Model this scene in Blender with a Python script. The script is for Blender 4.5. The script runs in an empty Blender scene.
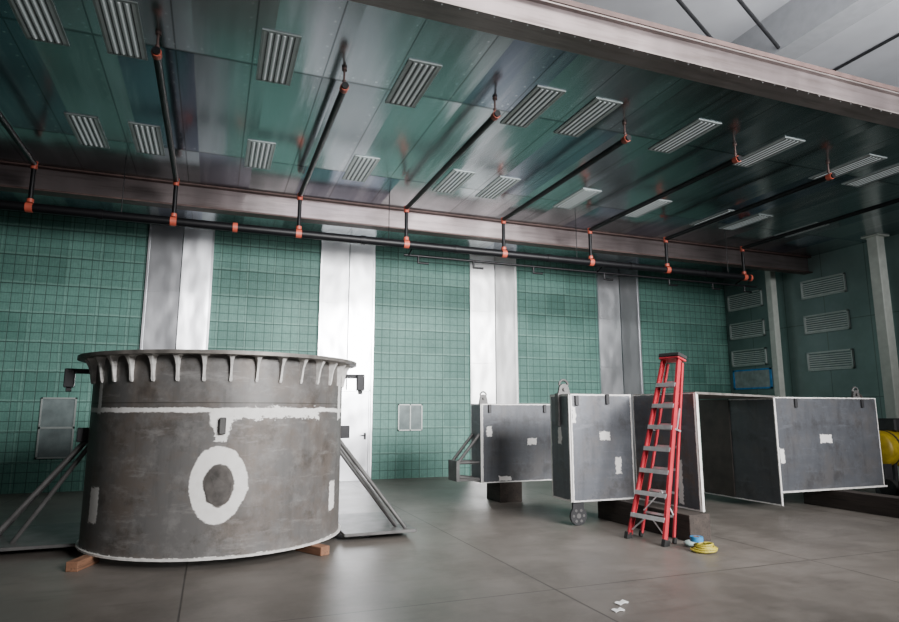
import bpy, bmesh, math, random
from mathutils import Vector, Matrix
random.seed(4)
D=bpy.data
SC=bpy.context.scene
COL=SC.collection

# ------------------------------------------------------------ node helpers
class V:
    def __init__(s,nt,o): s.nt=nt; s.o=o
    def m(s,op,*a,clamp=False):
        n=s.nt.nodes.new('ShaderNodeMath'); n.operation=op; n.use_clamp=clamp
        for i,x in enumerate((s,)+a):
            if isinstance(x,V): s.nt.links.new(x.o,n.inputs[i])
            else: n.inputs[i].default_value=x
        return V(s.nt,n.outputs[0])
    def __add__(s,b): return s.m('ADD',b)
    def __sub__(s,b): return s.m('SUBTRACT',b)
    def __mul__(s,b): return s.m('MULTIPLY',b)
    def __truediv__(s,b): return s.m('DIVIDE',b)
    def abs(s): return s.m('ABSOLUTE')
    def mn(s,b): return s.m('MINIMUM',b)
    def mx(s,b): return s.m('MAXIMUM',b)
def below(v,e,soft=0.01):
    return ((v*-1.0+e)/soft).m('ADD',0.5,clamp=True)
def newmat(name):
    m=D.materials.new(name); m.use_nodes=True
    nt=m.node_tree; b=nt.nodes['Principled BSDF']
    tc=nt.nodes.new('ShaderNodeTexCoord')
    sx=nt.nodes.new('ShaderNodeSeparateXYZ'); nt.links.new(tc.outputs['Object'],sx.inputs[0])
    return m,nt,b,tc,V(nt,sx.outputs[0]),V(nt,sx.outputs[1]),V(nt,sx.outputs[2])
def noise(nt,tc,scale,detail=4,vec=(1,1,1),rough=0.55):
    mp=nt.nodes.new('ShaderNodeMapping'); mp.inputs['Scale'].default_value=vec
    nt.links.new(tc.outputs['Object'],mp.inputs[0])
    n=nt.nodes.new('ShaderNodeTexNoise'); n.inputs['Scale'].default_value=scale
    n.inputs['Detail'].default_value=detail; n.inputs['Roughness'].default_value=rough
    nt.links.new(mp.outputs[0],n.inputs['Vector'])
    return V(nt,n.outputs[0])
def mix(nt,f,a,b):
    n=nt.nodes.new('ShaderNodeMix'); n.data_type='RGBA'
    if isinstance(f,V): nt.links.new(f.o,n.inputs[0])
    else: n.inputs[0].default_value=f
    for x,i in ((a,6),(b,7)):
        if isinstance(x,tuple): n.inputs[i].default_value=(x[0],x[1],x[2],1)
        else: nt.links.new(x,n.inputs[i])
    return n.outputs[2]
def bump(nt,b,v,strength=0.2,dist=0.01,normal=None):
    n=nt.nodes.new('ShaderNodeBump'); n.inputs['Strength'].default_value=strength
    n.inputs['Distance'].default_value=dist
    if normal is not None: nt.links.new(normal,n.inputs['Normal'])
    nt.links.new(v.o,n.inputs['Height']); nt.links.new(n.outputs[0],b.inputs['Normal'])
def simple(name,col,rough=0.5,metal=0.0,var=0.25,scale=6,em=0,spec=None):
    m,nt,b,tc,x,y,z=newmat(name)
    n=noise(nt,tc,scale)
    dark=tuple(c*(1-var) for c in col); lite=tuple(min(1,c*(1+var)) for c in col)
    nt.links.new(mix(nt,((n-0.3)*2.5).m('ADD',0,clamp=True),dark,lite),b.inputs['Base Color'])
    b.inputs['Roughness'].default_value=rough; b.inputs['Metallic'].default_value=metal
    if spec is not None: b.inputs['Specular IOR Level'].default_value=spec
    if em:
        b.inputs['Emission Color'].default_value=(col[0],col[1],col[2],1)
        b.inputs['Emission Strength'].default_value=em
    return m
def lines(v,period,thick,off=0.0):
    f=((v+(1000*period+off))/period).m('FRACT')
    d=((f-0.5).abs()*-1+0.5)*period
    return below(d,thick/2,thick*0.6)
def cell(nt,u,v,dim='2D'):
    w=nt.nodes.new('ShaderNodeTexWhiteNoise'); w.noise_dimensions=dim
    cb=nt.nodes.new('ShaderNodeCombineXYZ')
    nt.links.new(u.m('FLOOR').o,cb.inputs[0]); nt.links.new(v.m('FLOOR').o,cb.inputs[1])
    nt.links.new(cb.outputs[0],w.inputs[0])
    sp=nt.nodes.new('ShaderNodeSeparateXYZ'); nt.links.new(w.outputs[1],sp.inputs[0])
    return V(nt,w.outputs[0]),V(nt,sp.outputs[0]),V(nt,sp.outputs[1])

# ------------------------------------------------------------ materials
def m_concrete():
    m,nt,b,tc,x,y,z=newmat('concrete_floor')
    n1=noise(nt,tc,0.35,6); n2=noise(nt,tc,2.2,8,(1,1,1),0.65); n4=noise(nt,tc,0.8,7,(1,1,1),0.68); n5=noise(nt,tc,1.4,5,(1,6,1),0.6)
    c=mix(nt,((n1-0.35)*3).m('ADD',0,clamp=True),(0.108,0.095,0.084),(0.168,0.150,0.134))
    c=mix(nt,((n2-0.45)*5).m('ADD',0,clamp=True)*0.4,c,(0.23,0.208,0.188))
    c=mix(nt,((n4-0.5)*6).m('ADD',0,clamp=True)*0.5,c,(0.070,0.060,0.052))
    c=mix(nt,((n5-0.56)*7).m('ADD',0,clamp=True)*0.3,c,(0.06,0.051,0.044))
    j=lines(x,3.26,0.016,5.66).mx(lines(y,4.6,0.014,1.6))
    c=mix(nt,j*0.85,c,(0.016,0.014,0.012))
    nt.links.new(c,b.inputs['Base Color'])
    r=(n2*0.18+n4*0.2+0.24)
    nt.links.new(r.o,b.inputs['Roughness'])
    bump(nt,b,n2*0.4+j*-0.6,0.12,0.01)
    return m
def m_green():
    m,nt,b,tc,x,y,z=newmat('green_insulation_blanket')
    n1=noise(nt,tc,0.5,4); n2=noise(nt,tc,14,5,(1,1,1),0.7); n3=noise(nt,tc,45,3); n6=noise(nt,tc,2.2,4)
    wx=x+(n2-0.5)*0.05+(n6-0.5)*0.04; wz=z+(n2-0.5)*0.04+(n6-0.5)*0.04
    wn,w1,w2=cell(nt,wx/0.62,wz/0.62)
    wb,_,_=cell(nt,wx/1.24,wz/1.24)
    c=mix(nt,((n1-0.35)*3).m('ADD',0,clamp=True),(0.045,0.138,0.112),(0.118,0.275,0.228))
    c=mix(nt,wn*0.5,c,(0.155,0.335,0.282))
    c=mix(nt,wb*0.35,c,(0.036,0.115,0.094))
    c=mix(nt,((n2-0.42)*3).m('ADD',0,clamp=True)*0.5,c,(0.035,0.105,0.087))
    c=mix(nt,((n3-0.5)*3).m('ADD',0,clamp=True)*0.25,c,(0.20,0.35,0.31))
    pl=lines(x,0.05,0.018)
    c=mix(nt,pl*0.14,c,(0.02,0.07,0.06))
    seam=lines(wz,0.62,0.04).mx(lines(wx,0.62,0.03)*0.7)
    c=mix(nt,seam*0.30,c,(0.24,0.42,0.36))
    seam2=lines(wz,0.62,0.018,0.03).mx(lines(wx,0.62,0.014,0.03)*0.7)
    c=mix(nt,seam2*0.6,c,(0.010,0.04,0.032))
    fine=lines(x,0.205,0.014).mx(lines(z,0.205,0.014))
    c=mix(nt,fine*0.75,c,(0.006,0.024,0.02))
    nt.links.new(c,b.inputs['Base Color']); b.inputs['Roughness'].default_value=0.6
    bump(nt,b,n2*0.6-fine*0.4+wn*0.3,0.4,0.02)
    return m
def m_ceiling():
    m,nt,b,tc,x,y,z=newmat('galvanized_ceiling_panel')
    wn,w1,w2=cell(nt,(x+60.3)/0.86,y/3.05)
    n1=noise(nt,tc,0.45,2,(1,0.4,1)); n2=noise(nt,tc,1.3,6,(3.0,0.22,1),0.6)
    c=mix(nt,wn,(0.20,0.24,0.25),(0.36,0.40,0.42))
    c=mix(nt,below(w1,0.22,0.02)*0.7,c,(0.17,0.19,0.28))
    c=mix(nt,((n1-0.45)*3).m('ADD',0,clamp=True)*0.3,c,(0.15,0.225,0.22))
    c=mix(nt,((n2-0.48)*4).m('ADD',0,clamp=True)*0.5,c,(0.55,0.56,0.60))
    seam=lines(x,0.86,0.018,0.3).mx(lines(y,3.05,0.045))
    c=mix(nt,seam*0.65,c,(0.04,0.045,0.045))
    riv=(lines(x,0.15,0.024)*lines(y,3.05,0.024,0.12)).mx(lines(y,0.25,0.024)*lines(x,0.86,0.024,0.36))
    c=mix(nt,riv*0.55,c,(0.75,0.80,0.80))
    nt.links.new(c,b.inputs['Base Color'])
    b.inputs['Metallic'].default_value=0.95
    nt.links.new((n2*0.14+w2*0.08+0.10).o,b.inputs['Roughness'])
    cb=nt.nodes.new('ShaderNodeCombineXYZ')
    nt.links.new(((w1-0.5)*0.12+(n2-0.5)*0.16).o,cb.inputs[0]); nt.links.new(((w2-0.5)*0.10+(n1-0.5)*0.08).o,cb.inputs[1]); cb.inputs[2].default_value=-1
    vn=nt.nodes.new('ShaderNodeVectorMath'); vn.operation='NORMALIZE'; nt.links.new(cb.outputs[0],vn.inputs[0])
    nt.links.new(vn.outputs[0],b.inputs['Normal'])
    return m
def m_galv(name,col,metal=0.8,r=0.3,bs=0.2,lo=0.7,streak=0.0):
    m,nt,b,tc,x,y,z=newmat(name)
    n2=noise(nt,tc,1.2,6,(1,1,0.4)); n3=noise(nt,tc,25,4); n5=noise(nt,tc,0.7,2,(1.5,1,0.8))
    c=mix(nt,((n2-0.35)*2.5).m('ADD',0,clamp=True),tuple(k*lo for k in col),col)
    c=mix(nt,((n3-0.5)*2).m('ADD',0,clamp=True)*0.2,c,tuple(k*0.7 for k in col))
    if streak:
        n4=noise(nt,tc,2,6,(0.4,4,6),0.65)
        c=mix(nt,((n4-0.48)*5).m('ADD',0,clamp=True)*streak,c,(0.09,0.07,0.062))
    nt.links.new(c,b.inputs['Base Color']); b.inputs['Metallic'].default_value=metal
    nt.links.new((n2*0.25+r-0.1).o,b.inputs['Roughness'])
    bump(nt,b,n5+n2*0.1,bs,0.15)
    return m
def steel_base(nt,tc,grey,brown,lite,bf=1.0):
    n1=noise(nt,tc,1.5,8,(1,1,1),0.72); n2=noise(nt,tc,4.5,9,(1,1,1),0.72); n3=noise(nt,tc,1.8,6,(5,5,0.5),0.65); n4=noise(nt,tc,1.0,3,(1,1,3)); n5=noise(nt,tc,2.4,7,(1,1,1),0.7); n6=noise(nt,tc,1.6,6,(1,1,5),0.7)
    c=mix(nt,((n1-0.47)*7).m('ADD',0,clamp=True)*bf,grey,brown)
    c=mix(nt,((n3-0.5)*4).m('ADD',0,clamp=True)*0.5,c,tuple(k*0.5 for k in grey))
    c=mix(nt,((n2-0.5)*6).m('ADD',0,clamp=True)*0.5,c,lite)
    c=mix(nt,((n5-0.53)*9).m('ADD',0,clamp=True)*0.6,c,tuple(k*0.45 for k in brown))
    c=mix(nt,((n6-0.57)*9).m('ADD',0,clamp=True)*0.45,c,tuple(k*1.25 for k in lite))
    c=mix(nt,((n4-0.55)*5).m('ADD',0,clamp=True)*0.3,c,tuple(k*1.7 for k in grey))
    return c,n2
def m_tank():
    m,nt,b,tc,x,y,z=newmat('mill_scale_steel_shell')
    c,n2=steel_base(nt,tc,(0.165,0.160,0.156),(0.180,0.152,0.132),(0.30,0.29,0.28),0.85)
    s=x.m('ARCTAN2',y*-1.0)*1.54
    nz=noise(nt,tc,6,8,(1,1,1),0.75)-0.5; nf=noise(nt,tc,26,5,(1,1,1),0.7)-0.5; nl=noise(nt,tc,2.4,3)-0.5
    br=noise(nt,tc,10,4,(1,1,5))-0.5
    rs=noise(nt,tc,0.9,7,(1,1,1.4),0.75)
    c=mix(nt,((rs-0.53)*8).m('ADD',0,clamp=True)*0.30,c,(0.15,0.105,0.08))
    wob=nz*0.13+nf*0.08+br*0.06
    band=below((z-1.56+nl*0.03).abs()+wob*0.35,0.024,0.010)
    band2=below((z-1.52+nl*0.05).abs()+wob*1.6,0.050,0.015)*below((s-0.62).abs()+wob*2,0.55,0.02)
    trap=below((s+0.04).abs()+(z-1.4)*-0.25+wob,0.10,0.014)*below((z-1.4).abs()+wob,0.17,0.014)
    dx=(s+0.04+nl*0.08)/0.29; dz=(z-0.76+nl*0.08)/0.40
    d=(dx*dx+dz*dz).m('SQRT')
    ring=below((d-0.79).abs()+wob*1.1+nl*0.25,0.235,0.035)
    p1=below((s+1.60).abs()+wob*.6,0.10,0.012)*below((z-0.52).abs()+wob,0.19,0.015)
    p2=below((s-1.58).abs()+wob*.6,0.09,0.012)*below((z-0.50).abs()+wob,0.17,0.015)
    p3=below((s+1.66).abs()+wob*.3,0.045,0.010)*below((z-1.72).abs()+wob*.5,0.20,0.015)
    p4=below((s-1.80).abs()+wob*.5,0.07,0.012)*below((z-1.70).abs()+wob,0.26,0.015)
    bot=below(z+wob*0.5,0.022,0.008)
    mask=band.mx(band2).mx(trap).mx(ring).mx(p1).mx(p2).mx(p3).mx(p4).mx(bot)
    seam=below((z-1.64).abs(),0.006,0.004)
    c=mix(nt,seam*0.6,c,(0.04,0.035,0.03))
    inner=below(d,0.56,0.03)
    c=mix(nt,inner*0.6,c,(0.07,0.06,0.055))
    dirt=((noise(nt,tc,9,6)-0.46)*3).m('ADD',0,clamp=True)
    wcol=mix(nt,dirt*0.35,(0.95,0.93,0.90),(0.58,0.54,0.50))
    c=mix(nt,mask*0.98,c,wcol)
    nt.links.new(c,b.inputs['Base Color'])
    nt.links.new((n2*0.3+0.32).o,b.inputs['Roughness'])
    nt.links.new((mask*-0.25+0.25).o,b.inputs['Metallic'])
    bump(nt,b,n2*0.5+mask*0.3,0.12,0.01)
    return m
def m_panel(name,w,h,patches=(),edge=0.035,tone=1.0,brown=False):
    m,nt,b,tc,x,y,z=newmat(name)
    g=(0.098*tone,0.104*tone,0.118*tone)
    br=(g[0]*1.2,g[1]*1.1,g[2]*1.0) if not brown else (0.15,0.105,0.08)
    c,n2=steel_base(nt,tc,g,br,tuple(k*1.5 for k in g))
    nz=noise(nt,tc,8,8,(1,1,1),0.72)-0.5; nf=noise(nt,tc,30,4)-0.5; wob=nz*0.08+nf*0.04
    e=x.mn(x*-1.0+w).mn(z).mn(z*-1.0+h)
    mask=below(e+wob*0.4,edge*0.6,0.008)
    for (cx,cz,rx,rz) in patches:
        q=((x-cx).abs()-rx).mx((z-cz).abs()-rz)
        mask=mask.mx(below(q+wob*1.4,0.0,0.010))
    c=mix(nt,mask,c,(0.82,0.80,0.78))
    nt.links.new(c,b.inputs['Base Color']); b.inputs['Roughness'].default_value=0.42
    nt.links.new((mask*-0.25+0.25).o,b.inputs['Metallic'])
    return m
def m_wood(name,a,bb):
    m,nt,b,tc,x,y,z=newmat(name)
    n=noise(nt,tc,8,6,(1,0.15,1)); n2=noise(nt,tc,40,3,(1,0.05,1))
    c=mix(nt,((n-0.3)*2.5).m('ADD',0,clamp=True),a,bb)
    c=mix(nt,below(n2,0.42,0.05)*0.5,c,tuple(k*0.4 for k in a))
    nt.links.new(c,b.inputs['Base Color']); b.inputs['Roughness'].default_value=0.8
    return m
M={}
M['floor']=m_concrete(); M['green']=m_green(); M['ceil']=m_ceiling()
M['strip']=m_galv('galvanized_wall_panel',(0.84,0.85,0.89),0.90,0.29,0.36,0.80)
M['strip_glare']=m_galv('glare_lit_galvanized_wall_panel',(1.0,1.0,1.0),0.70,0.33,0.32,0.9)  # same sheet metal, strongest light reflection put into a whiter base
M['strip_sheen']=m_galv('sheen_lit_galvanized_wall_panel',(0.92,0.93,0.96),0.88,0.29,0.36,0.82)  # same sheet metal, some reflected light put into a lighter base
M['beam']=m_galv('galvanized_beam',(0.30,0.25,0.25),0.8,0.30,0.1,0.7,0.5)
M['beambright']=m_galv('worn_header_beam_web',(0.27,0.225,0.225),0.75,0.33,0.1,0.7,0.6)
M['beamgrey']=m_galv('grey_beam_flange',(0.30,0.26,0.25),0.6,0.35,0.1,0.7,0.5)
M['rust']=simple('rusty_red_primer_steel',(0.08,0.047,0.042),0.6,0.2)
M['tank']=m_tank()
M['primer']=simple('white_primer',(0.74,0.72,0.69),0.6,0,0.2,12)
M['flange']=simple('brown_grey_steel',(0.20,0.185,0.17),0.45,0.3,0.4,5)
M['browndk']=simple('brown_scale_cavity_shade',(0.045,0.036,0.031),0.6,0.1,0.4,4)  # brown of the lug; its darkness also paints the cavity shade
M['dark']=simple('dark_steel',(0.035,0.035,0.038),0.5,0.3)
M['steel']=simple('grey_steel',(0.12,0.117,0.115),0.5,0.3,0.35,4)
M['black']=simple('black_pipe',(0.004,0.004,0.005),0.45,0.0,spec=0.25)
M['redc']=simple('red_orange_coupling',(0.36,0.065,0.038),0.5)
M['lred']=simple('red_fiberglass',(0.45,0.030,0.045),0.4,0,0.25,3)
M['alu']=simple('aluminium',(0.72,0.72,0.74),0.3,0.7,0.15,8)
M['rubber']=simple('black_rubber',(0.015,0.015,0.015),0.8)
M['orangewood']=m_wood('brown_pine',(0.20,0.095,0.055),(0.32,0.165,0.095))
M['timber']=m_wood('dark_timber',(0.030,0.023,0.020),(0.06,0.046,0.038))
M['white']=simple('white_paint',(0.42,0.43,0.45),0.5,0,0.08)
M['col']=simple('off_white_column_paint',(0.58,0.61,0.56),0.5,0,0.1)
M['tube']=simple('fluorescent_tube_glass',(0.66,0.71,0.72),0.35,0,0.02,5,0.22)  # tubes are off; their pale brightness is an added faint glow
M['refl']=simple('faint_glow_white_reflector',(0.52,0.57,0.57),0.5,0.0,0.05,6,0.05)  # pan brightness helped by a slight added glow
M['housing']=simple('fixture_frame',(0.36,0.40,0.40),0.45,0.3,0.1)
M['ventf']=simple('vent_frame_paint',(0.50,0.55,0.53),0.4,0.2,0.1)
M['winf']=simple('dull_window_frame',(0.30,0.33,0.32),0.4,0.2,0.1)
M['slot']=simple('dark_divider_bar',(0.12,0.14,0.14),0.7,0.0)  # dark grey of the troffer divider bars
M['blue']=simple('blue_frame_paint',(0.07,0.33,0.75),0.4)
M['boardp']=simple('pale_grey_board',(0.36,0.42,0.42),0.5)
M['yellow']=simple('yellow_paint',(0.38,0.27,0.012),0.5,0,0.3)
M['hose']=simple('yellow_hose',(0.46,0.38,0.04),0.5)
M['bluet']=simple('blue_tape',(0.03,0.20,0.42),0.5)
M['paper']=simple('white_paper',(0.85,0.85,0.85),0.7,0,0.03)
M['glass']=simple('dusty_window_glass',(0.18,0.22,0.22),0.15,0.2,0.3,3)
M['roof']=simple('white_roof_liner',(0.66,0.67,0.70),0.6,0,0.08,1)
M['vent']=simple('grey_louver',(0.74,0.78,0.76),0.4,0.1,0.1)
def m_sidewall():
    m,nt,b,tc,x,y,z=newmat('teal_side_wall_panel')
    n=noise(nt,tc,0.6,4); n2=noise(nt,tc,6,5)
    c=mix(nt,((n-0.3)*2.5).m('ADD',0,clamp=True),(0.125,0.195,0.185),(0.21,0.30,0.285))
    c=mix(nt,((n2-0.45)*2).m('ADD',0,clamp=True)*0.3,c,(0.27,0.35,0.335))
    s=lines(y,1.22,0.02).mx(lines(z,2.0,0.02))
    c=mix(nt,s*0.6,c,(0.03,0.045,0.04))
    nt.links.new(c,b.inputs['Base Color']); b.inputs['Roughness'].default_value=0.35; b.inputs['Metallic'].default_value=0.25
    return m
M['side']=m_sidewall()

# ------------------------------------------------------------ geometry helpers
def obj(name,bm,mat,parent=None,loc=None,smooth=False,label=None):
    me=D.meshes.new(name); bmesh.ops.recalc_face_normals(bm,faces=bm.faces)
    bm.to_mesh(me); bm.free()
    if mat: me.materials.append(mat)
    if smooth:
        for p in me.polygons: p.use_smooth=True
        me.set_sharp_from_angle(angle=math.radians(38))
    o=D.objects.new(name,me); COL.objects.link(o)
    L=Vector(loc) if loc else Vector((0,0,0))
    if parent:
        o.parent=parent; L=L-parent.location
    o.location=L
    if label: o['label']=label
    return o
def root(name,loc,label,cat,group=None):
    e=D.objects.new(name,None); e.empty_display_size=0.2; e.location=loc; COL.objects.link(e)
    e['label']=label; e['category']=cat
    if group: e['group']=group
    return e
def tag(o,label,cat,group=None):
    o['label']=label; o['category']=cat
    if group: o['group']=group
    return o
def bbox(bm,x0,x1,y0,y1,z0,z1,bev=0,mtx=None):
    vs=[bm.verts.new((x,y,z)) for x in (x0,x1) for y in (y0,y1) for z in (z0,z1)]
    f=[(0,1,3,2),(4,6,7,5),(0,4,5,1),(2,3,7,6),(0,2,6,4),(1,5,7,3)]
    fs=[bm.faces.new([vs[i] for i in q]) for q in f]
    if bev:
        es=set(e for q in fs for e in q.edges)
        r=bmesh.ops.bevel(bm,geom=list(es),offset=bev,segments=1,affect='EDGES')
        vs=list(set(v for q in r['faces'] for v in q.verts)|set(v for v in vs if v.is_valid))
    if mtx is not None: bmesh.ops.transform(bm,matrix=mtx,verts=[v for v in vs if v.is_valid])
    return vs
def box(name,x0,x1,y0,y1,z0,z1,mat,parent=None,bev=0,label=None):
    bm=bmesh.new()
    cx,cy,cz=(x0+x1)/2,(y0+y1)/2,z0
    bbox(bm,x0-cx,x1-cx,y0-cy,y1-cy,0,z1-z0,bev)
    return obj(name,bm,mat,parent,(cx,cy,cz),label=label)
def bcyl(bm,p,q,r,seg=16,r2=None):
    p=Vector(p);q=Vector(q);d=q-p
    mt=Matrix.Translation((p+q)/2)@d.to_track_quat('Z','Y').to_matrix().to_4x4()
    bmesh.ops.create_cone(bm,cap_ends=True,segments=seg,radius1=r,radius2=r if r2 is None else r2,depth=d.length,matrix=mt)
def cyl(name,p,q,r,mat,parent=None,seg=16,r2=None,label=None):
    bm=bmesh.new(); c=Vector(p)
    bcyl(bm,(0,0,0),Vector(q)-c,r,seg,r2)
    return obj(name,bm,mat,parent,tuple(c),smooth=True,label=label)
def pathcyl(bm,pts,r,seg=12):
    for a,b in zip(pts,pts[1:]): bcyl(bm,a,b,r,seg)
    for p in pts[1:-1]: bmesh.ops.create_uvsphere(bm,u_segments=seg,v_segments=8,radius=r*1.02,matrix=Matrix.Translation(p))
def prism(bm,poly,y0,y1):
    a=[bm.verts.new((x,y0,z)) for x,z in poly]; b=[bm.verts.new((x,y1,z)) for x,z in poly]
    bm.faces.new(a); bm.faces.new(b[::-1]); n=len(poly)
    for i in range(n): bm.faces.new((a[i],a[(i+1)%n],b[(i+1)%n],b[i]))
def ring(bm,r0,r1,z0,z1,seg=128):
    rows=[]
    for r,z in ((r0,z0),(r1,z0),(r1,z1),(r0,z1)):
        rows.append([bm.verts.new((r*math.cos(2*math.pi*i/seg),r*math.sin(2*math.pi*i/seg),z)) for i in range(seg)])
    for k in range(4):
        A=rows[k];B=rows[(k+1)%4]
        for i in range(seg):
            j=(i+1)%seg; bm.faces.new((A[i],A[j],B[j],B[i]))
def struct(o,label=None):
    o['kind']='structure'
    if label: o['label']=label
    return o

EYE=1.65; CEIL=5.85; WY=15.2; WX=15.2; LX=-9.0
# ------------------------------------------------------------ shell
struct(box('floor',LX-6,26,-8,22,-0.15,0,M['floor']),'grey-brown concrete floor with saw-cut joints')
struct(box('wall_back',LX,WX,WY,WY+0.2,0,CEIL,M['green']),'green insulation blanket wall behind wire mesh')
struct(box('wall_right',WX,WX+0.2,5.7,WY+0.2,0,CEIL,M['side']),'teal metal side wall')
struct(box('wall_left',LX-0.2,LX,5.7,WY+0.2,0,CEIL,M['side']))
struct(box('ceiling',LX,WX,5.75,WY,CEIL,CEIL+0.05,M['ceil']),'galvanized panel ceiling with rivets')
xs=[(-1.54,-0.19,'strip'),(2.34,3.67,'strip_sheen'),(6.34,7.69,'strip_glare'),(10.37,11.79,'strip')]
for i,(a,b,k) in enumerate(xs):
    bm=bmesh.new(); mid=a+(b-a)*0.52; c=(a+b)/2
    def fold(x0,x1,ya,yb):
        vs=[bm.verts.new(p) for p in ((x0,ya,0),(x1,yb,0),(x1,yb,CEIL-0.005),(x0,ya,CEIL-0.005),(x0,0,0),(x1,0,0),(x1,0,CEIL-0.005),(x0,0,CEIL-0.005))]
        for q in ((0,1,2,3),(4,7,6,5),(0,3,7,4),(1,5,6,2),(3,2,6,7),(0,4,5,1)): bm.faces.new([vs[t] for t in q])
    fold(a-c,mid-c-0.01,-0.05,-0.080); fold(mid-c+0.01,b-c,-0.10,-0.055)
    for z in (1.4,2.9,4.3): bbox(bm,a-c,mid-c,-0.083,0,z,z+0.008)
    bbox(bm,a-c-0.02,a-c+0.02,-0.07,0,0,CEIL-0.005); bbox(bm,b-c-0.02,b-c+0.02,-0.075,0,0,CEIL-0.005)
    struct(obj('trim_%d'%(i+1),bm,M[k],None,(c,WY-0.003,0)),'folded silver galvanized sheet metal wall strip')
bm=bmesh.new(); bbox(bm,-0.40,0.40,-0.04,0,0,2.12,0.004)
dr=struct(obj('door_1',bm,M['strip'],None,(3.18,WY-0.105,0.001)),'silver metal door with lever handle')
bm=bmesh.new(); bbox(bm,-0.43,-0.405,-0.05,0,0,2.15); bbox(bm,0.405,0.43,-0.05,0,0,2.15); bbox(bm,-0.43,0.43,-0.05,0,2.125,2.15)
obj('door_frame',bm,M['strip_sheen'],dr,(3.18,WY-0.105,0.001))
bm=bmesh.new(); bbox(bm,-0.025,0.025,-0.02,0,-0.08,0.08,0.004); bcyl(bm,(0,-0.01,0.02),(0,-0.07,0.02),0.012,10); bcyl(bm,(0.01,-0.065,0.02),(-0.11,-0.065,0.02),0.012,10)
obj('door_handle',bm,M['dark'],dr,(3.50,WY-0.145,1.05))
def window(n,x0,x1,z0,z1,mull):
    bm=bmesh.new(); y=WY-0.04;w=x1-x0;h=z1-z0
    for q in ((0,w,0,0.03),(0,w,h-0.03,h),(0,0.03,0,h),(w-0.03,w,0,h)): bbox(bm,q[0],q[1],0,0.04,q[2],q[3])
    if mull=='h': bbox(bm,0,w,0,0.04,h/2-0.02,h/2+0.02)
    else: bbox(bm,w/2-0.015,w/2+0.015,0,0.04,0,h)
    o=struct(obj('window_%d'%n,bm,M['winf'],None,(x0,y-0.003,z0)),'small metal framed window in green wall')
    box('glass_pane',x0+0.03,x1-0.03,WY-0.025,WY-0.005,z0+0.03,z1-0.03,M['glass'],o)
window(1,-3.33,-2.68,0.68,1.93,'h')
window(2,4.36,5.0,1.16,1.82,'v')
for i,(x,y,w) in enumerate(((14.85,13.1,0.2),(14.85,10.0,0.26))):
    bm=bmesh.new(); bbox(bm,-w/2,w/2,-w/2,w/2,0,CEIL-0.005,0.015); bbox(bm,-w*0.8,w*0.8,-w*0.8,w*0.8,0,0.03); bbox(bm,-w*0.8,w*0.8,-w*0.8,w*0.8,CEIL-0.035,CEIL-0.006)
    tag(obj('column',bm,M['col'],None,(x,y,0)),'off-white square steel column against the side wall','column','side wall columns')
for (y0,y1,zc) in ((11.1,12.4,4.95),(11.1,12.4,3.98),(11.1,12.4,2.97),(13.75,15.05,5.00),(13.75,15.05,4.10),(13.75,15.05,3.25)):
    cy=(y0+y1)/2
    r=root('louver_vent',(WX-0.01,cy,zc),'rectangular pale grey metal louver vent on the side wall','vent','side wall louver vents')
    bm=bmesh.new()
    h=0.25;L=(y1-y0)/2
    bbox(bm,-0.05,0,-L,L,-h,-h+0.04);bbox(bm,-0.05,0,-L,L,h-0.04,h);bbox(bm,-0.05,0,-L,-L+0.04,-h,h);bbox(bm,-0.05,0,L-0.04,L,-h,h)
    obj('vent_frame',bm,M['ventf'],r,(WX-0.005,cy,zc))
    bm=bmesh.new()
    for k in range(7):
        z=-h+0.075+k*0.058
        bbox(bm,-0.03,0.0,-L+0.045,L-0.045,-0.004,0.004,0,Matrix.Translation((-0.005,0,z))@Matrix.Rotation(math.radians(-65),4,'Y'))
    obj('louver_blades',bm,M['vent'],r,(WX-0.012,cy,zc))
r=root('notice_board',(WX-0.01,14.35,2.30),'blank pale notice board with blue frame on side wall','board')
bm=bmesh.new(); 
for q in ((-.72,.72,0,.05),(-.72,.72,.55,.60),(-.72,-.65,0,.60),(.65,.72,0,.60)): bbox(bm,-0.02,0,q[0],q[1],q[2],q[3])
obj('board_frame',bm,M['blue'],r,(WX-0.005,14.35,2.30))
box('board_panel',WX-0.018,WX-0.005,14.35-.65,14.35+.65,2.35,2.85,M['boardp'],r)

# ------------------------------------------------------------ beams
def ibeam(name,x0,x1,yc,z0,h,w,tf,mw,mf,label,parentcat='beam'):
    r=root(name,((x0+x1)/2,yc,z0),label,parentcat)
    box('beam_web',x0,x1,yc-0.012,yc+0.012,z0+tf,z0+h-tf,mw,r)
    box('bottom_flange',x0,x1,yc-w/2,yc+w/2,z0,z0+tf,mf,r)
    box('top_flange',x0,x1,yc-w/2,yc+w/2,z0+h-tf,z0+h,mf,r)
    return r
ibeam('steel_beam',LX,WX,12.15,5.39,0.455,0.26,0.03,M['beam'],M['rust'],'galvanized beam with rusty flanges crossing under ceiling')
b=ibeam('steel_beam',LX,22,5.55,5.83,0.34,0.14,0.02,M['beambright'],M['beamgrey'],'worn metallic header beam along the ceiling edge')
box('closure_plate',LX,22,5.62,5.80,5.832,5.846,M['beamgrey'],b)
box('beam_cap',LX,22,5.55-0.08,5.55+0.26,6.175,6.24,M['rust'],b)
bm=bmesh.new()
for i in range(0,150):
    bmesh.ops.create_cone(bm,cap_ends=True,segments=6,radius1=0.009,radius2=0.006,depth=0.008,matrix=Matrix.Translation((i*0.2,0,0)))
obj('rivet_row',bm,M['alu'],b,(LX+0.2,5.51,5.828))

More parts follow.
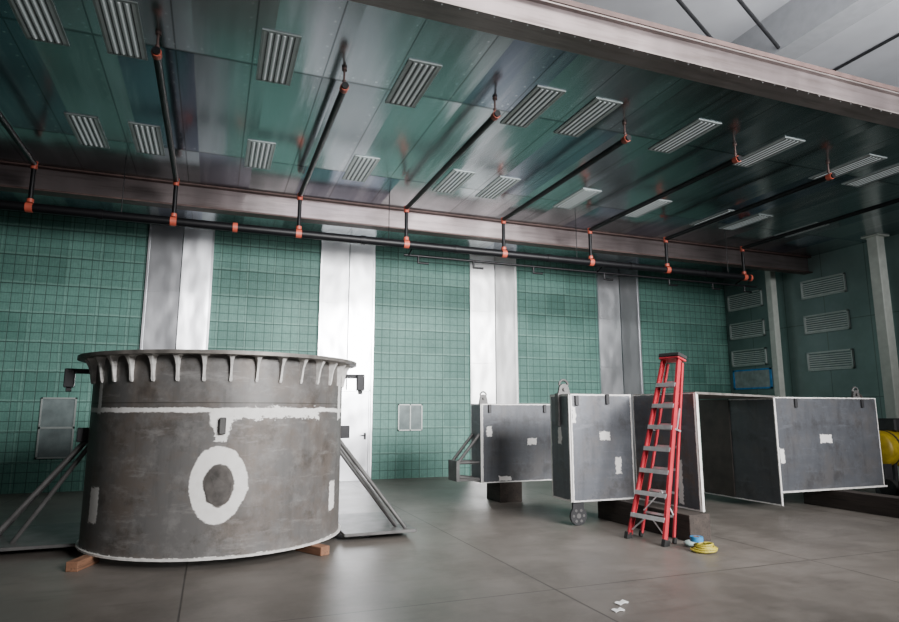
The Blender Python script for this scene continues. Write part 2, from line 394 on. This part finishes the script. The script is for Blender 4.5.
# ------------------------------------------------------------ ceiling fixtures
LXs=[-3.85,-2.0,-1.18,0.5,2.2,3.95,4.85,6.6,8.28,10.15,11.0,12.7]
def fixture(x,y):
    r=root('ceiling_light',(x,y,CEIL),'unlit fluorescent troffer with faint added glow, flush in galvanized ceiling','light','ceiling troffers')
    L=0.57;W=0.215
    bm=bmesh.new()
    T_=0.014
    bbox(bm,-W,W,-L,-L+0.03,-T_,0);bbox(bm,-W,W,L-0.03,L,-T_,0);bbox(bm,-W,-W+0.025,-L,L,-T_,0);bbox(bm,W-0.025,W,-L,L,-T_,0)
    parts=[obj('fixture_frame',bm,M['housing'],r,(x,y,CEIL))]
    parts.append(box('reflector_pan',x-W+0.025,x+W-0.025,y-L+.03,y+L-.03,CEIL-0.006,CEIL-0.001,M['refl'],r))
    bm=bmesh.new()
    for k in range(-2,3): bbox(bm,k*0.074-0.007,k*0.074+0.007,-L+.03,L-.03,-0.022,-0.006)
    parts.append(obj('divider',bm,M['slot'],r,(x,y,CEIL)))
    for k in range(4):
        xx=x-0.111+k*0.074
        parts.append(cyl('fluorescent_tube',(xx,y-L+.05,CEIL-0.012),(xx,y+L-.05,CEIL-0.012),0.011,M['tube'],r,8))
    return r,parts
fr,fparts=fixture(LXs[0],7.2)
for yy in (7.2,10.25):
    for x in LXs:
        if yy==7.2 and x==LXs[0]: continue
        n=fr.copy(); n.location=(x,yy,CEIL); COL.objects.link(n)
        for p in fparts:
            c=p.copy(); c.parent=n; COL.objects.link(c)

# ------------------------------------------------------------ sprinkler pipes
HY=11.24;HZ=4.85;BZ=5.58
BX=[-5.0,-2.9,-0.8,1.3,3.35,5.45,7.55,9.6,11.9]
r=root('sprinkler_header_pipe',(3,HY,HZ),'long black steel sprinkler header pipe under ceiling','pipe')
cyl('main_pipe',(LX,HY,HZ),(12.05,HY,HZ),0.075,M['black'],r,20)
for x in (-6,-1.9,0.2,2.5,4.4,6.5,8.6,10.7,-3.9):
    cyl('pipe_coupling',(x-0.04,HY,HZ),(x+0.04,HY,HZ),0.087,M['redc'] if x in (-6,-3.9,0.2) else M['black'],r,20)
for x in BX:
    cyl('tee_collar',(x-0.05,HY,HZ),(x+0.05,HY,HZ),0.081,M['redc'],r,20)
cyl('end_cap',(12.05,HY,HZ),(12.10,HY,HZ),0.083,M['redc'],r,20)
for x in (-6.2,-1.6,3.0,7.2,11.4):
    cyl('hanger_rod',(x,HY,HZ+0.065),(x,HY,CEIL),0.008,M['black'],r,8)
bm=bmesh.new()
def off(pts): return [(p[0]-7.5,p[1]-11.55,p[2]-4.72) for p in pts]
pathcyl(bm,off([(3.4,11.55,4.72),(12.6,11.55,4.72)]),0.026)
for x in (3.7,4.9,6.3,8.1,9.9,11.2,12.2):
    pathcyl(bm,off([(x,11.55,4.72),(x,11.55,4.58),(x+0.22,11.55,4.58)]),0.022)
for x in (3.5,7.9,11.9): pathcyl(bm,off([(x,11.55,4.72),(x,HY,HZ)]),0.018)
obj('small_bore_line',bm,M['black'],r,(7.5,11.55,4.72),smooth=True)
r=root('sprinkler_branch_pipe',(BX[0],HY,HZ+0.082),'black branch pipe with red couplings hung below ceiling','pipe','sprinkler branch pipes')
parts=[]
x=BX[0]
parts.append(cyl('branch_pipe',(x,7.03,BZ),(x,HY,BZ),0.044,M['black'],r,14))
parts.append(cyl('drop_pipe',(x,HY,HZ+0.082),(x,HY,BZ),0.036,M['black'],r,14))
parts.append(cyl('end_coupling',(x,7.06,BZ),(x,7.15,BZ),0.054,M['redc'],r,14))
parts.append(cyl('elbow_coupling',(x,HY,BZ-0.09),(x,HY,BZ+0.04),0.050,M['redc'],r,14))
parts.append(cyl('header_tee',(x,HY,HZ+0.082),(x,HY,HZ+0.14),0.050,M['redc'],r,14))
bm=bmesh.new(); hh=CEIL-BZ-0.002; bcyl(bm,(0,0,0),(0,0,hh),0.014,8); bcyl(bm,(0,0,hh-0.03),(0,0,hh),0.032,10)
bmesh.ops.create_uvsphere(bm,u_segments=10,v_segments=6,radius=0.026,matrix=Matrix.Translation((0,0,0.1)))
parts.append(obj('sprinkler_head',bm,M['rust'],r,(x,7.12,BZ),smooth=True))
for x2 in BX[1:]:
    n=r.copy(); n.location.x=x2; COL.objects.link(n)
    for p in parts:
        c=p.copy(); c.parent=n; COL.objects.link(c)

# ------------------------------------------------------------ outer building roof
struct(box('ceiling_outer',-10,30,-8,24,9.4,9.5,M['roof']),'white insulated building roof liner')
tag(box('roof_girder',9.9,10.45,5.9,22,8.55,9.4,M['white']),'pale painted roof girder under white roof liner','girder')
tag(box('roof_girder',15.2,15.7,5.9,22,8.55,9.4,M['white']),'pale painted roof girder under white roof liner','girder')
for i,(a,b) in enumerate((((5.9,7.05,8.62),(9.9,9.05,8.62)),((6.9,6.75,8.62),(9.9,8.1,8.62)),((5.6,6.2,9.36),(5.6,14,9.36)),((12.9,6.4,9.36),(12.9,16,9.36)))):
    o=cyl('roof_brace_rod',a,b,0.035,M['dark'],None,8); tag(o,'dark steel bracing rod below the building roof','rod','roof bracing rods')

# ------------------------------------------------------------ TANK
TX,TY,TR=0.15,8.87,1.54
T=root('steel_tank_ring',(TX,TY,0.1),'large grey steel cylindrical ring with white primer patches and top flange','tank')
def tp(bm,name,mat,smooth=True,label=None,z=0.1): return obj(name,bm,mat,T,(TX,TY,z),smooth,label)
bm=bmesh.new(); ring(bm,TR-0.04,TR,0.0,2.16,160); tp(bm,'shell',M['tank'],True,'cylindrical shell with oval white primer ring')
bm=bmesh.new(); ring(bm,TR-0.08,TR+0.19,2.162,2.203,160); tp(bm,'top_flange',M['flange'])
bm=bmesh.new(); ring(bm,TR+0.002,TR+0.03,0.0,0.022,160); tp(bm,'bottom_ring',M['primer'])
gm=bmesh.new()
lv=[(2.262,0.052,0.11),(2.248,0.028,0.105),(2.21,0.017,0.082),(2.15,0.012,0.055),(2.08,0.011,0.042),(2.03,0.013,0.034),(1.995,0.017,0.028),(1.972,0.012,0.018)]
rows=[]
for z,hw_,dp in lv: rows.append([gm.verts.new(p) for p in ((-0.01,-hw_,z),(dp,-hw_,z),(dp,hw_,z),(-0.01,hw_,z))])
gm.faces.new(rows[0]); gm.faces.new(rows[-1][::-1])
for A_,B_ in zip(rows,rows[1:]):
    for i in range(4): j=(i+1)%4; gm.faces.new((A_[i],A_[j],B_[j],B_[i]))
g0=None
NG=35
for k in range(NG):
    a=-math.pi/2+math.radians(1.0)+2*math.pi*k/NG
    if g0 is None: g0=obj('gusset',gm,M['primer'],T,(0,0,0)); g=g0
    else: g=g0.copy(); COL.objects.link(g)
    g.location=(math.cos(a)*TR,math.sin(a)*TR,-0.1); g.rotation_euler=(0,0,a)
def lugat(ang,z0,z1,w,d,name,mat):
    bm=bmesh.new(); bbox(bm,-0.005,d,-w/2,w/2,z0,z1,0.008)
    o=obj(name,bm,mat,T,(TX+math.cos(ang)*TR,TY+math.sin(ang)*TR,0)); o.rotation_euler=(0,0,ang); return o
lugat(-math.pi/2-0.02,1.40,1.58,0.07,0.05,'front_lug',M['steel'])
for a in (math.pi+0.10,-0.02-0.10):
    lugat(a,1.28,1.45,0.09,0.12,'side_lug',M['dark'])
    bm=bmesh.new(); bbox(bm,0.0,0.30,-0.03,0.03,2.10,2.158,0.006); bbox(bm,0.20,0.31,-0.06,0.06,1.93,2.158,0.01); bbox(bm,0.225,0.285,-0.02,0.02,1.88,1.94,0.006)
    o=obj('clamp_bracket',bm,M['dark'],T,(TX+math.cos(a)*(TR),TY+math.sin(a)*TR,0)); o.rotation_euler=(0,0,a)
bm=bmesh.new(); n=40; vs=[];vo=[]
for i in range(n):
    t=2*math.pi*i/n; s=-0.04+0.135*math.cos(t); z=0.86+0.21*math.sin(t); ph=-math.pi/2+s/TR
    vs.append(bm.verts.new((math.cos(ph)*(TR+0.006),math.sin(ph)*(TR+0.006),z))); vo.append(bm.verts.new((math.cos(ph)*(TR-0.005),math.sin(ph)*(TR-0.005),z)))
bm.faces.new(vs)
for i in range(n): bm.faces.new((vs[i],vs[(i+1)%n],vo[(i+1)%n],vo[i]))
tp(bm,'oval_cover',simple('dark_oval_cover',(0.095,0.086,0.08),0.5,0.2,0.5,7),False,'dark oval steel cover plate',0)
def outr(x0,x1,y0,y1,braces):
    box('outrigger_deck',x0,x1,y0,y1,0.07,0.11,M['steel'],T,0.005)
    for a,b in braces: cyl('diagonal_brace',a,b,0.028,M['steel'],T,12)
outr(1.66,2.62,8.15,9.7,[((1.66,8.72,1.26),(2.50,8.25,0.11)),((1.66,8.95,1.24),(2.50,9.0,0.11)),((1.64,8.75,1.16),(2.42,8.45,0.11))])
outr(-3.4,-1.36,8.72,10.3,[((-1.37,8.78,1.36),(-2.35,8.78,0.11)),((-1.37,8.92,1.36),(-2.42,9.6,0.11)),((-1.37,8.80,1.24),(-2.12,9.0,0.11))])
def block(cx,cy,ang,L,w,h,name,mat,label,cat,group=None,z=0):
    bm=bmesh.new(); bbox(bm,-w/2,w/2,-L/2,L/2,0,h,0.006)
    o=obj(name,bm,mat,None,(cx,cy,z)); o.rotation_euler=(0,0,ang); return tag(o,label,cat,group)
block(-1.20,7.93,math.radians(-20),0.42,0.13,0.099,'wood_block',M['orangewood'],'brown pine block under the tank rim','wood block','tank support blocks')
block(1.20,7.76,math.radians(30),0.48,0.13,0.099,'wood_block',M['orangewood'],'brown pine block under the tank rim','wood block','tank support blocks')

# ------------------------------------------------------------ STEEL BOXES
def plate(name,x,y,z,w,h,t,axis,mat,parent,label=None):
    bm=bmesh.new(); bbox(bm,0,w,0,t,0,h)
    o=obj(name,bm,mat,parent,(x,y,z),label=label)
    if axis=='Y': o.rotation_euler=(0,0,math.pi/2)
    return o
def hinge(parent,x,y,z): box('hinge_tab',x-0.03,x+0.03,y-0.03,y,z-0.15,z,M['dark'],parent,0.004)
def lug_plate(parent,x,y,z,axis='X',r=0.1,h=0.25,name='lifting_lug',mat=None,t=0.02):
    bm=bmesh.new(); n=14
    pts=[(-r*1.25,0),(r*1.25,0)]+[(r*math.cos(math.pi*i/n),(h-r)+r*math.sin(math.pi*i/n)) for i in range(n+1)]
    prism(bm,pts,-t,t)
    bcyl(bm,(0,-t*2.6,h-r),(0,t*2.6,h-r),r*0.34,14)
    bow=[(r*0.0+0.9*r*math.cos(q),0,h-r*0.3+1.0*r*math.sin(q)) for q in [math.pi*i/8 for i in range(9)]]
    pathcyl(bm,bow,r*0.22,8)
    o=obj(name,bm,mat or M['dark'],parent,(x,y,z),True)
    if axis=='Y': o.rotation_euler=(0,0,math.pi/2)
    return o
A=root('steel_box_section',(5.37,10.85,0.36),'dark grey steel box on timber with white edges and side arm','steel box')
w,h=1.45,1.42
plate('front_panel',4.65,10.60,0.36,w,h,0.02,'X',m_panel('box_a_front',w,h,[(0.14,0.92,0.05,0.09),(1.02,0.72,0.10,0.06),(0.45,0.07,0.12,0.04)],0.03,0.85),A)
plate('side_panel',4.65,10.62,0.36,0.46,h,0.02,'Y',m_panel('box_a_side',0.46,h,[],0.03,1.2),A)
box('top_plate',4.64,6.1,10.62,11.08,1.765,1.785,M['steel'],A); box('back_panel',4.65,6.1,11.08,11.1,0.36,1.78,M['steel'],A)
box('bottom_plate',4.65,6.1,10.62,11.08,0.36,0.38,M['steel'],A); box('side_panel',6.08,6.1,10.62,11.08,0.38,1.765,M['steel'],A)
hinge(A,4.80,10.6,1.77); hinge(A,5.95,10.6,1.77)
lug_plate(A,4.72,10.7,1.785,'X',0.07,0.17,mat=M['steel'])
bm=bmesh.new()
ax,ay,az=4.63,10.7,0.42
for yy in (0,0.3):
    bcyl(bm,(0,yy,0.80),(-0.42,yy,0.30),0.032,8)
    bcyl(bm,(-0.42,yy,0.05),(0,yy,0.0),0.032,8)
    bcyl(bm,(-0.42,yy,0.30),(0,yy,0.30),0.026,8)
bbox(bm,-0.47,-0.41,-0.06,0.36,-0.02,0.34); bbox(bm,-0.42,0.0,-0.03,0.33,-0.02,0.02)
obj('side_arm',bm,M['steel'],A,(ax,ay,az))
B=root('steel_box_section',(5.55,8.35,0.34),'grey steel box section with white primed seams beside red ladder','steel box')
w,h=1.08,1.56
plate('front_panel',4.98,8.08,0.34,w,h,0.02,'X',m_panel('box_b_front',w,h,[(0.58,0.94,0.09,0.06),(0.80,0.50,0.05,0.12),(0.05,1.25,0.03,0.12)],0.035,1.35),B)
plate('side_panel',4.98,8.10,0.34,0.55,h,0.02,'Y',m_panel('box_b_side',0.55,h,[(0.28,0.95,0.05,0.13)],0.05,1.3),B)
box('top_plate',4.97,6.06,8.10,8.66,1.885,1.905,M['steel'],B); box('back_panel',4.98,6.06,8.64,8.66,0.34,1.885,M['steel'],B)
box('bottom_plate',4.98,6.06,8.10,8.64,0.335,0.355,M['steel'],B)
hinge(B,5.08,8.08,1.88); hinge(B,5.62,8.08,1.90)
lug_plate(B,5.06,8.40,1.905,'X',0.085,0.16,mat=M['steel'])
bm=bmesh.new(); bbox(bm,-0.03,0.0,-0.05,0.05,0,0.50,0.006); obj('side_strap',bm,M['steel'],B,(4.96,8.40,1.42))
bm=bmesh.new(); bcyl(bm,(0,-0.02,0),(0,0.02,0),0.135,28); bbox(bm,-0.09,0.09,-0.019,0.019,0.06,0.20)
fo=obj('foot_disc',bm,M['dark'],B,(5.10,8.16,0.137),True)
bm=bmesh.new()
for i in range(6):
    t=math.pi/3*i; bcyl(bm,(0.085*math.cos(t),-0.024,0.085*math.sin(t)),(0.085*math.cos(t),0.024,0.085*math.sin(t)),0.020,10)
bcyl(bm,(0,-0.024,0),(0,0.024,0),0.035,14)
obj('foot_bolt',bm,M['steel'],B,(5.10,8.16,0.137),True)
E=root('open_steel_frame_section',(8.7,8.0,0.3),'large open grey steel frame with white primed panel edges on timbers','steel frame')
w,h=1.32,1.55
plate('side_panel',6.10,6.74,0.345,w,h,0.02,'Y',m_panel('frame_c',w,h,[(0.36,0.35,0.05,0.3),(0.35,1.3,0.03,0.2)],0.025,0.95,True),E)
box('corner_post',6.085,6.12,6.71,6.74,0.345,1.90,M['primer'],E)
bm=bmesh.new()
pl=[(6.10,6.70),(8.93,7.99),(8.93,9.60),(6.10,8.06)]
pl=[(a-7.5,b-8) for a,b in pl]
va=[bm.verts.new((x,y,0)) for x,y in pl]; vb=[bm.verts.new((x,y,0.03)) for x,y in pl]
bm.faces.new(va); bm.faces.new(vb[::-1])
for i in range(4): bm.faces.new((va[i],va[(i+1)%4],vb[(i+1)%4],vb[i]))
obj('top_plate',bm,M['flange'],E,(7.5,8,1.875))
w,h=1.75,1.765
plate('end_panel',8.93,7.99,0.10,w,h,0.03,'Y',m_panel('frame_d_end',w,h,[],0.03,0.72),E,'broad dark grey end plate')
box('cavity_shade_plate',8.885,8.899,8.98,9.72,0.13,1.866,M['browndk'],E,0,'dark brown plate painting shade into the open cavity')  # interior shade of the cavity put in as a dark brown plate
w,h=2.5,1.58
plate('front_panel',8.93,8.02,0.305,w,h,0.02,'X',m_panel('frame_d_front',w,h,[(0.10,0.60,0.05,0.12),(1.15,0.87,0.14,0.07)],0.03,0.95),E)
box('top_rail',8.93,11.43,8.04,8.55,1.865,1.885,M['steel'],E); box('right_panel',11.41,11.43,8.04,8.55,0.31,1.86,M['steel'],E)
box('bottom_plate',8.95,11.41,8.04,8.55,0.305,0.32,M['steel'],E)
for x in (9.42,11.05): hinge(E,x,8.02,1.86)
box('edge_bar',8.93,11.45,7.985,8.02,0.305,0.33,M['primer'],E)
lug_plate(E,11.3,8.3,1.885,'X',0.08,0.15,mat=M['steel'])
lug_plate(E,11.60,8.5,1.45,'X',0.15,0.42,mat=M['browndk'])
tl='dark weathered timber dunnage beam supporting steel box'
block(5.93,7.62,math.radians(1),2.0,0.34,0.333,'timber_beam',M['timber'],tl,'timber','dunnage timbers')
block(10.25,7.6,0,2.0,0.30,0.30,'timber_beam',M['timber'],tl,'timber','dunnage timbers')
block(12.6,7.9,math.radians(80),1.3,0.3,0.36,'timber_beam',M['timber'],tl,'timber','dunnage timbers')
block(5.22,10.9,0,0.6,0.45,0.36,'timber_beam',M['timber'],tl,'timber','dunnage timbers')

# ------------------------------------------------------------ yellow machine
Y=root('air_compressor',(13.1,8.9,0),'yellow portable air compressor with dark legs beside the steel frame','compressor')
cyl('air_tank',(12.55,8.9,0.90),(13.9,8.9,0.90),0.36,M['yellow'],Y,28)
for x in (12.55,13.9):
    bm=bmesh.new(); bmesh.ops.create_uvsphere(bm,u_segments=24,v_segments=12,radius=0.359,matrix=Matrix.Diagonal((0.4,1,1,1)))
    obj('tank_end',bm,M['yellow'],Y,(x,8.9,0.90),True)
for x in (12.75,13.6):
    box('support_leg',x-0.04,x+0.04,8.68,9.12,0,0.62,M['dark'],Y)
    cyl('tank_strap',(x-0.02,8.9,0.90),(x+0.02,8.9,0.90),0.367,M['dark'],Y,28)
box('motor_housing',12.9,13.6,8.7,9.1,1.24,1.50,M['dark'],Y,0.03)
cyl('wheel',(12.36,8.62,0.17),(12.46,8.62,0.17),0.17,M['rubber'],Y,20)
box('wheel_bracket',12.38,12.60,8.66,8.72,0.14,0.62,M['dark'],Y)

# ------------------------------------------------------------ LADDER
feet=Vector((5.23,6.84,0.0)); top=Vector((5.90,6.97,2.36))
d=(top-feet).normalized(); wv=Vector((0.21,-0.977,0)); wv=(wv-d*wv.dot(d)).normalized(); nv=d.cross(wv)
LM=Matrix((( wv.x,nv.x,d.x,feet.x),(wv.y,nv.y,d.y,feet.y),(wv.z,nv.z,d.z,feet.z),(0,0,0,1)))
LL=(top-feet).length
Ld=root('step_ladder',(0,0,0),'folded red fiberglass stepladder with aluminium steps leaning on steel frame','ladder')
Ld.matrix_basis=LM@Matrix.Translation((0,0,0.03))
def lobj(name,bm,mat):
    o=obj(name,bm,mat,None,smooth=False); o.parent=Ld; return o
HB,HT=0.295,0.14
def hw(z): return HB-(HB-HT)*z/LL
def rail(bm,sx,y0,y1,t,z0,z1,scale=1.0,sh=0.0):
    p0=sx*hw(z0)*scale;p1=sx*hw(z1)*scale
    a=[];b=[]
    for (dx,y) in ((0,y0),(t*-sx,y0),(t*-sx,y1),(0,y1)):
        a.append(bm.verts.new((p0+dx,y,z0))); b.append(bm.verts.new((p1+dx,y-sh,z1)))
    bm.faces.new(a); bm.faces.new(b[::-1])
    for i in range(4): bm.faces.new((a[i],a[(i+1)%4],b[(i+1)%4],b[i]))
RS=0.22; SH=0.11
for sx in (-1,1):
    bm=bmesh.new(); rail(bm,sx,0,0.010,0.028,0.03,LL-0.02); rail(bm,sx,0.0,0.075,0.008,0.03,LL-0.02); rail(bm,sx,0.067,0.077,0.028,0.03,LL-0.02)
    lobj('front_rail',bm,M['lred'])
    bm=bmesh.new(); rail(bm,sx,RS,RS+0.035,0.025,0.09,LL-0.05,0.92,SH); lobj('rear_rail',bm,M['lred'])
    bm=bmesh.new(); bbox(bm,sx*HB-0.03,sx*HB+0.03,-0.012,0.09,-0.03,0.06,0.006); lobj('foot',bm,M['rubber'])
    bm=bmesh.new(); bbox(bm,sx*(HB-.03)-0.022,sx*(HB-.03)+0.022,RS-0.005,RS+0.045,0.045,0.12,0.006); lobj('foot',bm,M['rubber'])
for k in range(7):
    z=0.30+k*0.295; q=hw(z)-0.008
    bm=bmesh.new(); bbox(bm,-q,q,-0.012,0.085,z-0.012,z+0.012); bbox(bm,-q,q,-0.014,-0.006,z-0.045,z+0.012); bbox(bm,-q,q,0.078,0.086,z-0.03,z+0.012)
    if k%2==0:
        for sx in (-1,1): bcyl(bm,(sx*(q-0.02),0.03,z-0.02),(sx*(q-0.11),0.03,z-0.012),0.008,6)
    lobj('step',bm,M['alu'])
    yy=RS+0.01-SH*z/LL
    bm=bmesh.new(); bbox(bm,-q*0.9,q*0.9,yy,yy+0.018,z+0.05,z+0.08); lobj('rear_brace',bm,M['alu'])
for sx in (-1,1):
    bm=bmesh.new(); bcyl(bm,(sx*0.26,0.05,0.10),(sx*0.05,0.03,0.28),0.010,6); bcyl(bm,(sx*0.235,RS-0.03,0.38),(sx*0.0,RS-0.02,0.66),0.009,6); lobj('diagonal_brace',bm,M['alu'])
bm=bmesh.new(); bbox(bm,-0.165,0.165,-0.03,0.15,LL-0.03,LL+0.0,0.008); lobj('cap_bracket',bm,M['lred'])
bm=bmesh.new(); bbox(bm,-0.17,0.17,-0.036,0.157,LL+0.0,LL+0.055,0.010); lobj('top_cap',bm,M['rubber'])
for sx in (-1,1):
    bm=bmesh.new(); z=1.45; bbox(bm,sx*hw(z)-0.004,sx*hw(z)+0.004,0.05,0.17,z,z+0.02); bbox(bm,sx*hw(z)-0.004,sx*hw(z)+0.004,0.08,0.10,z,z+0.30); lobj('spreader',bm,M['alu'])

# ------------------------------------------------------------ small things on floor
H=root('hose_coil',(5.56,6.14,0),'coiled yellow hose lying on concrete floor','hose')
bm=bmesh.new(); pts=[]
for i in range(130):
    t=i*0.25; rr=0.145-0.0005*i+0.012*math.sin(t*0.7); pts.append((rr*math.cos(t),rr*math.sin(t),0.015+0.0006*i+0.005*math.sin(t*1.3)+0.005))
pathcyl(bm,pts,0.012,8); obj('coil',bm,M['hose'],H,(5.56,6.14,0),True)
r=root('tape_roll',(5.50,6.20,0.115),'roll of blue tape resting on the yellow hose coil','tape')
bm=bmesh.new(); ring(bm,0.035,0.075,0.0,0.055,32); obj('tape_winding',bm,M['bluet'],r,(5.50,6.20,0.115),True)
bm=bmesh.new(); ring(bm,0.028,0.036,0.0,0.057,32); obj('cardboard_core',bm,M['orangewood'],r,(5.50,6.20,0.115),True)
g=root('work_glove',(5.60,6.44,0),'crumpled grey-green work glove beside the hose coil','glove')
bm=bmesh.new(); bmesh.ops.create_icosphere(bm,subdivisions=3,radius=1,matrix=Matrix.Diagonal((0.08,0.06,0.04,1)))
for k in range(5):
    an=math.radians(-50+k*25); bcyl(bm,(0.05*math.cos(an),0.05*math.sin(an),0),(0.13*math.cos(an),0.12*math.sin(an),-0.015),0.016,8,0.012)
obj('glove_body',bm,simple('glove_fabric',(0.25,0.33,0.32),0.8),g,(5.60,6.44,0.041),True)
for (x,y,a,sx,sy) in ((3.42,4.82,0.35,0.12,0.045),(3.27,4.66,0.15,0.10,0.04)):
    bm=bmesh.new(); n=6
    grid=[[bm.verts.new((sx*(i/n-0.5),sy*(j-0.5)*1.4,0.006+0.010*abs(math.sin(i*0.6+j*0.8)))) for j in range(2)] for i in range(n+1)]
    for i in range(n): bm.faces.new((grid[i][0],grid[i+1][0],grid[i+1][1],grid[i][1]))
    o=obj('paper_scrap',bm,M['paper'],None,(x,y,0)); o.rotation_euler=(0,0,a)
    mod=o.modifiers.new('t','SOLIDIFY'); mod.thickness=0.006
    tag(o,'crumpled white paper scrap on the concrete floor','paper','paper scraps')

# ------------------------------------------------------------ lights
def area(name,loc,target,sx,sy,power,col=(1,1,1),spread=180):
    l=D.lights.new(name,'AREA'); l.shape='RECTANGLE'; l.size=sx; l.size_y=sy; l.energy=power; l.color=col; l.spread=math.radians(spread)
    o=D.objects.new(name,l); COL.objects.link(o); o.location=loc
    o.rotation_euler=(Vector(target)-Vector(loc)).to_track_quat('-Z','Y').to_euler(); return o
area('hall_daylight',(8.5,-5,5.6),(4.4,12,2.6),8,3.4,1000,(1,0.99,0.985),64)
area('booth_overhead',(5,3.5,8.5),(4.0,8.6,0),5,2.5,150,(1,0.98,0.965),75)
area('booth_deep_fill',(4.4,8.2,5.0),(4.4,15.0,3.4),7.5,1.0,170,(1,1,1),120)  # added fill lamp to brighten the back wall strips, no fixture modelled
area('roof_fill',(10,3.0,6.8),(11,9,9.4),8,3,340,(0.97,0.98,1),110)  # added fill lamp, unseen, brightens the roof liner
w=D.worlds.new('hall_world'); SC.world=w; w.use_nodes=True
w.node_tree.nodes['Background'].inputs[0].default_value=(0.80,0.82,0.86,1)
w.node_tree.nodes['Background'].inputs[1].default_value=0.07

# ------------------------------------------------------------ camera
cam=D.cameras.new('camera'); co=D.objects.new('camera',cam); COL.objects.link(co)
cam.sensor_width=36; cam.lens=24.83; cam.clip_end=200
co.location=(0,0,EYE)
co.rotation_euler=(math.radians(90+9.16),0,math.radians(-20.72))
SC.camera=co
